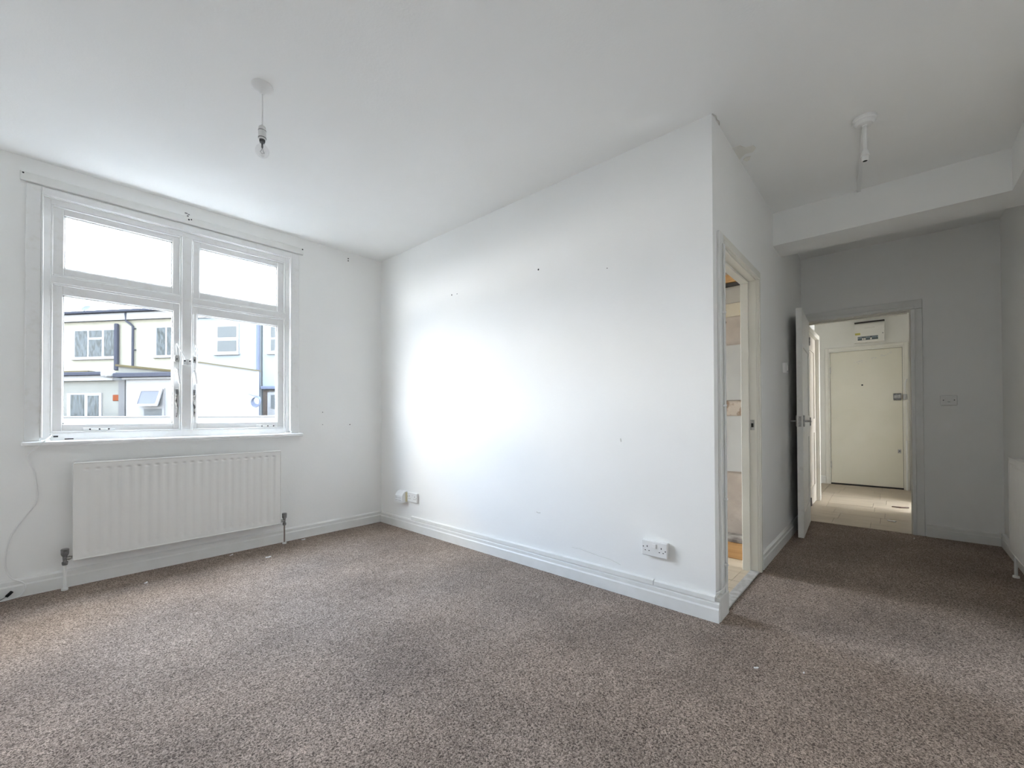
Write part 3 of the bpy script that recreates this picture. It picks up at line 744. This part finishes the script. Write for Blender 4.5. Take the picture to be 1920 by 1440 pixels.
pc = empty('hall_pipe', 'white pipe and curled cable beside the front door frame', 'pipe', (0, 0, 0))
obt('pipe', M_TRIM, pc, [(XF-.05, -.122, 0), (XF-.05, -.122, .70)], .011, 10)
obt('curled_cable', M_TRIM, pc, spline([(XF-.03, -.136, 1.56), (XF-.05, -.120, 1.53), (XF-.05, -.110, 1.45), (XF-.05, -.113, 1.39), (XF-.045, -.124, 1.36)]), .008, 8)
obt('thin_cable', M_TRIM, pc, spline([(XF-.03, -.130, 1.24), (XF-.035, -.122, 1.17), (XF-.03, -.130, 1.0), (XF-.05, -.122, .69)]), .004, 6)

bm = bmesh.new(); tube(bm, [(6.56, .035, .012), (6.56, -.04, .011), (6.60, -.11, .010)], [.006, .008, .007], 6)
tag(obj('wooden_stick', bm, mat('dark_stick', (.12, .07, .05), .7)), 'short dark stick lying on the hall floor', 'stick')

# ------------------------------------------------------------------ scraps on the floor
def scrap(label, x, y, s, z=0.0005, rz=0.0):
    bm = bmesh.new()
    p = [(-s, -.3*s), (.2*s, -.5*s), (s, -.1*s), (.7*s, .35*s), (-.2*s, .2*s), (-.8*s, .5*s)]
    c_, s_ = math.cos(rz), math.sin(rz)
    lo = [bm.verts.new((x+a*c_-b_*s_, y+a*s_+b_*c_, z)) for a, b_ in p]
    hi_ = [bm.verts.new((x+a*c_-b_*s_, y+a*s_+b_*c_, z+.003+.5*abs(a)*.3)) for a, b_ in p]
    bm.faces.new(lo[::-1]); bm.faces.new(hi_)
    for i in range(6): bm.faces.new((lo[i], lo[(i+1) % 6], hi_[(i+1) % 6], hi_[i]))
    return tag(obj('paper_scrap', bm, M_PAPER), label, 'scrap', 'paper scraps on the floor')
scrap('larger white scrap on the carpet below the right end of the radiator', 1.188, 3.558, .020)
scrap('tiny white scrap on the carpet close to the skirting under the radiator', 1.017, 3.828, .016, rz=.6)
scrap('white speck on the carpet below the middle of the radiator', .483, 3.608, .014, rz=1.0)
scrap('white scrap by the skirting just beyond the radiator pipe', 1.559, 3.833, .018, rz=.3)
scrap('curled white scrap on the carpet in front of the kitchen doorway', 2.035, .445, .010, rz=-.8)
scrap('white speck on the carpet beyond the curled scrap', 2.127, .290, .006)
scrap('white speck on the carpet at the foot of the hall doorway', 5.043, -.115, .012)
scrap('pale scrap lying on the hall laminate', 5.698, .032, .035, z=.0035, rz=1.4)

# ------------------------------------------------------------------ outside: houses across the yard
K = 1.6
def EZ(z): return CAM_H+(z-CAM_H)*K
EX_LOC = (1.3*K, 15.5*K, 0); EX_ROT = math.atan2(-.830, .558)
GZ = -3.0
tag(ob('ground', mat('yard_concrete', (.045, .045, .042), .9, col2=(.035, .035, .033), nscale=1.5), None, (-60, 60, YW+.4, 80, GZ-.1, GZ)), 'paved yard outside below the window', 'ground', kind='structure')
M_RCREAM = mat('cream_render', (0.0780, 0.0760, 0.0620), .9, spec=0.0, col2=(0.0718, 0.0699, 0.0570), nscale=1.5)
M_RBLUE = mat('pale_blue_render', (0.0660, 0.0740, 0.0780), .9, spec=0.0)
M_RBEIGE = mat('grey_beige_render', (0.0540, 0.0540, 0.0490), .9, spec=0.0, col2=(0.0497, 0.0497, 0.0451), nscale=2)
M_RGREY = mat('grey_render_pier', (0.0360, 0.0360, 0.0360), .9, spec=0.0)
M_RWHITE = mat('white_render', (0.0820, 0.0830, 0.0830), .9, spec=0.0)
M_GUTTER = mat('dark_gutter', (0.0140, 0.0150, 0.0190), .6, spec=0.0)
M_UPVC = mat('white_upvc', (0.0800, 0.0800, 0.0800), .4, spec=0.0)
M_PANE = mat('painted_reflection_pane', (0.0178, 0.0214, 0.0226), .5, spec=0.05, col2=(0.0077, 0.0095, 0.0089), nscale=7, lo=.45, hi=.6, stretch=(2.5, 1, .7))  # mottled noise paints reflected branches into the pane colour
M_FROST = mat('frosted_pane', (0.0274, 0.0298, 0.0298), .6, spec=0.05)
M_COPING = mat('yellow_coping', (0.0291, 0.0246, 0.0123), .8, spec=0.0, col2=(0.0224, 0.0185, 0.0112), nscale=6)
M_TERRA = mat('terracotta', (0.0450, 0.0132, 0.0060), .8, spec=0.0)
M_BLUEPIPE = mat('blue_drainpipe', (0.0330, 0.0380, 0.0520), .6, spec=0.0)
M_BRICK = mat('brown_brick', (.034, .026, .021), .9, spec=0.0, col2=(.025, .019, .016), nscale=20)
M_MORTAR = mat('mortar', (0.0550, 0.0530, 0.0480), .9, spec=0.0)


def L(s0, s1, o0, o1, z0, z1):
    """facade box: s along, o towards the viewer, heights at picture scale -> local metres"""
    return (s0*K, s1*K, -o1*K, -o0*K, EZ(z0), EZ(z1))


def house(name, label, cat='house', group='houses across the yard'):
    return empty(name, label, cat, EX_LOC, EX_ROT, group)


def far_window(parent, s0, s1, z0, z1, off, lights, pane=M_PANE, f=.045, sill=True):
    """lights: list of (s0, s1, z0, z1) panes"""
    bm = bmesh.new()
    box(bm, *L(s0, s1, off-.02, off+.02, z0, z1))
    w = obj('window', bm, M_UPVC, parent)
    for q in lights: ob('pane', pane, w, L(q[0], q[1], off+.015, off+.026, q[2], q[3]))
    if sill: ob('sill', M_UPVC, w, L(s0-.03, s1+.03, off, off+.06, z0-.035, z0))
    return w


zb = -1.5
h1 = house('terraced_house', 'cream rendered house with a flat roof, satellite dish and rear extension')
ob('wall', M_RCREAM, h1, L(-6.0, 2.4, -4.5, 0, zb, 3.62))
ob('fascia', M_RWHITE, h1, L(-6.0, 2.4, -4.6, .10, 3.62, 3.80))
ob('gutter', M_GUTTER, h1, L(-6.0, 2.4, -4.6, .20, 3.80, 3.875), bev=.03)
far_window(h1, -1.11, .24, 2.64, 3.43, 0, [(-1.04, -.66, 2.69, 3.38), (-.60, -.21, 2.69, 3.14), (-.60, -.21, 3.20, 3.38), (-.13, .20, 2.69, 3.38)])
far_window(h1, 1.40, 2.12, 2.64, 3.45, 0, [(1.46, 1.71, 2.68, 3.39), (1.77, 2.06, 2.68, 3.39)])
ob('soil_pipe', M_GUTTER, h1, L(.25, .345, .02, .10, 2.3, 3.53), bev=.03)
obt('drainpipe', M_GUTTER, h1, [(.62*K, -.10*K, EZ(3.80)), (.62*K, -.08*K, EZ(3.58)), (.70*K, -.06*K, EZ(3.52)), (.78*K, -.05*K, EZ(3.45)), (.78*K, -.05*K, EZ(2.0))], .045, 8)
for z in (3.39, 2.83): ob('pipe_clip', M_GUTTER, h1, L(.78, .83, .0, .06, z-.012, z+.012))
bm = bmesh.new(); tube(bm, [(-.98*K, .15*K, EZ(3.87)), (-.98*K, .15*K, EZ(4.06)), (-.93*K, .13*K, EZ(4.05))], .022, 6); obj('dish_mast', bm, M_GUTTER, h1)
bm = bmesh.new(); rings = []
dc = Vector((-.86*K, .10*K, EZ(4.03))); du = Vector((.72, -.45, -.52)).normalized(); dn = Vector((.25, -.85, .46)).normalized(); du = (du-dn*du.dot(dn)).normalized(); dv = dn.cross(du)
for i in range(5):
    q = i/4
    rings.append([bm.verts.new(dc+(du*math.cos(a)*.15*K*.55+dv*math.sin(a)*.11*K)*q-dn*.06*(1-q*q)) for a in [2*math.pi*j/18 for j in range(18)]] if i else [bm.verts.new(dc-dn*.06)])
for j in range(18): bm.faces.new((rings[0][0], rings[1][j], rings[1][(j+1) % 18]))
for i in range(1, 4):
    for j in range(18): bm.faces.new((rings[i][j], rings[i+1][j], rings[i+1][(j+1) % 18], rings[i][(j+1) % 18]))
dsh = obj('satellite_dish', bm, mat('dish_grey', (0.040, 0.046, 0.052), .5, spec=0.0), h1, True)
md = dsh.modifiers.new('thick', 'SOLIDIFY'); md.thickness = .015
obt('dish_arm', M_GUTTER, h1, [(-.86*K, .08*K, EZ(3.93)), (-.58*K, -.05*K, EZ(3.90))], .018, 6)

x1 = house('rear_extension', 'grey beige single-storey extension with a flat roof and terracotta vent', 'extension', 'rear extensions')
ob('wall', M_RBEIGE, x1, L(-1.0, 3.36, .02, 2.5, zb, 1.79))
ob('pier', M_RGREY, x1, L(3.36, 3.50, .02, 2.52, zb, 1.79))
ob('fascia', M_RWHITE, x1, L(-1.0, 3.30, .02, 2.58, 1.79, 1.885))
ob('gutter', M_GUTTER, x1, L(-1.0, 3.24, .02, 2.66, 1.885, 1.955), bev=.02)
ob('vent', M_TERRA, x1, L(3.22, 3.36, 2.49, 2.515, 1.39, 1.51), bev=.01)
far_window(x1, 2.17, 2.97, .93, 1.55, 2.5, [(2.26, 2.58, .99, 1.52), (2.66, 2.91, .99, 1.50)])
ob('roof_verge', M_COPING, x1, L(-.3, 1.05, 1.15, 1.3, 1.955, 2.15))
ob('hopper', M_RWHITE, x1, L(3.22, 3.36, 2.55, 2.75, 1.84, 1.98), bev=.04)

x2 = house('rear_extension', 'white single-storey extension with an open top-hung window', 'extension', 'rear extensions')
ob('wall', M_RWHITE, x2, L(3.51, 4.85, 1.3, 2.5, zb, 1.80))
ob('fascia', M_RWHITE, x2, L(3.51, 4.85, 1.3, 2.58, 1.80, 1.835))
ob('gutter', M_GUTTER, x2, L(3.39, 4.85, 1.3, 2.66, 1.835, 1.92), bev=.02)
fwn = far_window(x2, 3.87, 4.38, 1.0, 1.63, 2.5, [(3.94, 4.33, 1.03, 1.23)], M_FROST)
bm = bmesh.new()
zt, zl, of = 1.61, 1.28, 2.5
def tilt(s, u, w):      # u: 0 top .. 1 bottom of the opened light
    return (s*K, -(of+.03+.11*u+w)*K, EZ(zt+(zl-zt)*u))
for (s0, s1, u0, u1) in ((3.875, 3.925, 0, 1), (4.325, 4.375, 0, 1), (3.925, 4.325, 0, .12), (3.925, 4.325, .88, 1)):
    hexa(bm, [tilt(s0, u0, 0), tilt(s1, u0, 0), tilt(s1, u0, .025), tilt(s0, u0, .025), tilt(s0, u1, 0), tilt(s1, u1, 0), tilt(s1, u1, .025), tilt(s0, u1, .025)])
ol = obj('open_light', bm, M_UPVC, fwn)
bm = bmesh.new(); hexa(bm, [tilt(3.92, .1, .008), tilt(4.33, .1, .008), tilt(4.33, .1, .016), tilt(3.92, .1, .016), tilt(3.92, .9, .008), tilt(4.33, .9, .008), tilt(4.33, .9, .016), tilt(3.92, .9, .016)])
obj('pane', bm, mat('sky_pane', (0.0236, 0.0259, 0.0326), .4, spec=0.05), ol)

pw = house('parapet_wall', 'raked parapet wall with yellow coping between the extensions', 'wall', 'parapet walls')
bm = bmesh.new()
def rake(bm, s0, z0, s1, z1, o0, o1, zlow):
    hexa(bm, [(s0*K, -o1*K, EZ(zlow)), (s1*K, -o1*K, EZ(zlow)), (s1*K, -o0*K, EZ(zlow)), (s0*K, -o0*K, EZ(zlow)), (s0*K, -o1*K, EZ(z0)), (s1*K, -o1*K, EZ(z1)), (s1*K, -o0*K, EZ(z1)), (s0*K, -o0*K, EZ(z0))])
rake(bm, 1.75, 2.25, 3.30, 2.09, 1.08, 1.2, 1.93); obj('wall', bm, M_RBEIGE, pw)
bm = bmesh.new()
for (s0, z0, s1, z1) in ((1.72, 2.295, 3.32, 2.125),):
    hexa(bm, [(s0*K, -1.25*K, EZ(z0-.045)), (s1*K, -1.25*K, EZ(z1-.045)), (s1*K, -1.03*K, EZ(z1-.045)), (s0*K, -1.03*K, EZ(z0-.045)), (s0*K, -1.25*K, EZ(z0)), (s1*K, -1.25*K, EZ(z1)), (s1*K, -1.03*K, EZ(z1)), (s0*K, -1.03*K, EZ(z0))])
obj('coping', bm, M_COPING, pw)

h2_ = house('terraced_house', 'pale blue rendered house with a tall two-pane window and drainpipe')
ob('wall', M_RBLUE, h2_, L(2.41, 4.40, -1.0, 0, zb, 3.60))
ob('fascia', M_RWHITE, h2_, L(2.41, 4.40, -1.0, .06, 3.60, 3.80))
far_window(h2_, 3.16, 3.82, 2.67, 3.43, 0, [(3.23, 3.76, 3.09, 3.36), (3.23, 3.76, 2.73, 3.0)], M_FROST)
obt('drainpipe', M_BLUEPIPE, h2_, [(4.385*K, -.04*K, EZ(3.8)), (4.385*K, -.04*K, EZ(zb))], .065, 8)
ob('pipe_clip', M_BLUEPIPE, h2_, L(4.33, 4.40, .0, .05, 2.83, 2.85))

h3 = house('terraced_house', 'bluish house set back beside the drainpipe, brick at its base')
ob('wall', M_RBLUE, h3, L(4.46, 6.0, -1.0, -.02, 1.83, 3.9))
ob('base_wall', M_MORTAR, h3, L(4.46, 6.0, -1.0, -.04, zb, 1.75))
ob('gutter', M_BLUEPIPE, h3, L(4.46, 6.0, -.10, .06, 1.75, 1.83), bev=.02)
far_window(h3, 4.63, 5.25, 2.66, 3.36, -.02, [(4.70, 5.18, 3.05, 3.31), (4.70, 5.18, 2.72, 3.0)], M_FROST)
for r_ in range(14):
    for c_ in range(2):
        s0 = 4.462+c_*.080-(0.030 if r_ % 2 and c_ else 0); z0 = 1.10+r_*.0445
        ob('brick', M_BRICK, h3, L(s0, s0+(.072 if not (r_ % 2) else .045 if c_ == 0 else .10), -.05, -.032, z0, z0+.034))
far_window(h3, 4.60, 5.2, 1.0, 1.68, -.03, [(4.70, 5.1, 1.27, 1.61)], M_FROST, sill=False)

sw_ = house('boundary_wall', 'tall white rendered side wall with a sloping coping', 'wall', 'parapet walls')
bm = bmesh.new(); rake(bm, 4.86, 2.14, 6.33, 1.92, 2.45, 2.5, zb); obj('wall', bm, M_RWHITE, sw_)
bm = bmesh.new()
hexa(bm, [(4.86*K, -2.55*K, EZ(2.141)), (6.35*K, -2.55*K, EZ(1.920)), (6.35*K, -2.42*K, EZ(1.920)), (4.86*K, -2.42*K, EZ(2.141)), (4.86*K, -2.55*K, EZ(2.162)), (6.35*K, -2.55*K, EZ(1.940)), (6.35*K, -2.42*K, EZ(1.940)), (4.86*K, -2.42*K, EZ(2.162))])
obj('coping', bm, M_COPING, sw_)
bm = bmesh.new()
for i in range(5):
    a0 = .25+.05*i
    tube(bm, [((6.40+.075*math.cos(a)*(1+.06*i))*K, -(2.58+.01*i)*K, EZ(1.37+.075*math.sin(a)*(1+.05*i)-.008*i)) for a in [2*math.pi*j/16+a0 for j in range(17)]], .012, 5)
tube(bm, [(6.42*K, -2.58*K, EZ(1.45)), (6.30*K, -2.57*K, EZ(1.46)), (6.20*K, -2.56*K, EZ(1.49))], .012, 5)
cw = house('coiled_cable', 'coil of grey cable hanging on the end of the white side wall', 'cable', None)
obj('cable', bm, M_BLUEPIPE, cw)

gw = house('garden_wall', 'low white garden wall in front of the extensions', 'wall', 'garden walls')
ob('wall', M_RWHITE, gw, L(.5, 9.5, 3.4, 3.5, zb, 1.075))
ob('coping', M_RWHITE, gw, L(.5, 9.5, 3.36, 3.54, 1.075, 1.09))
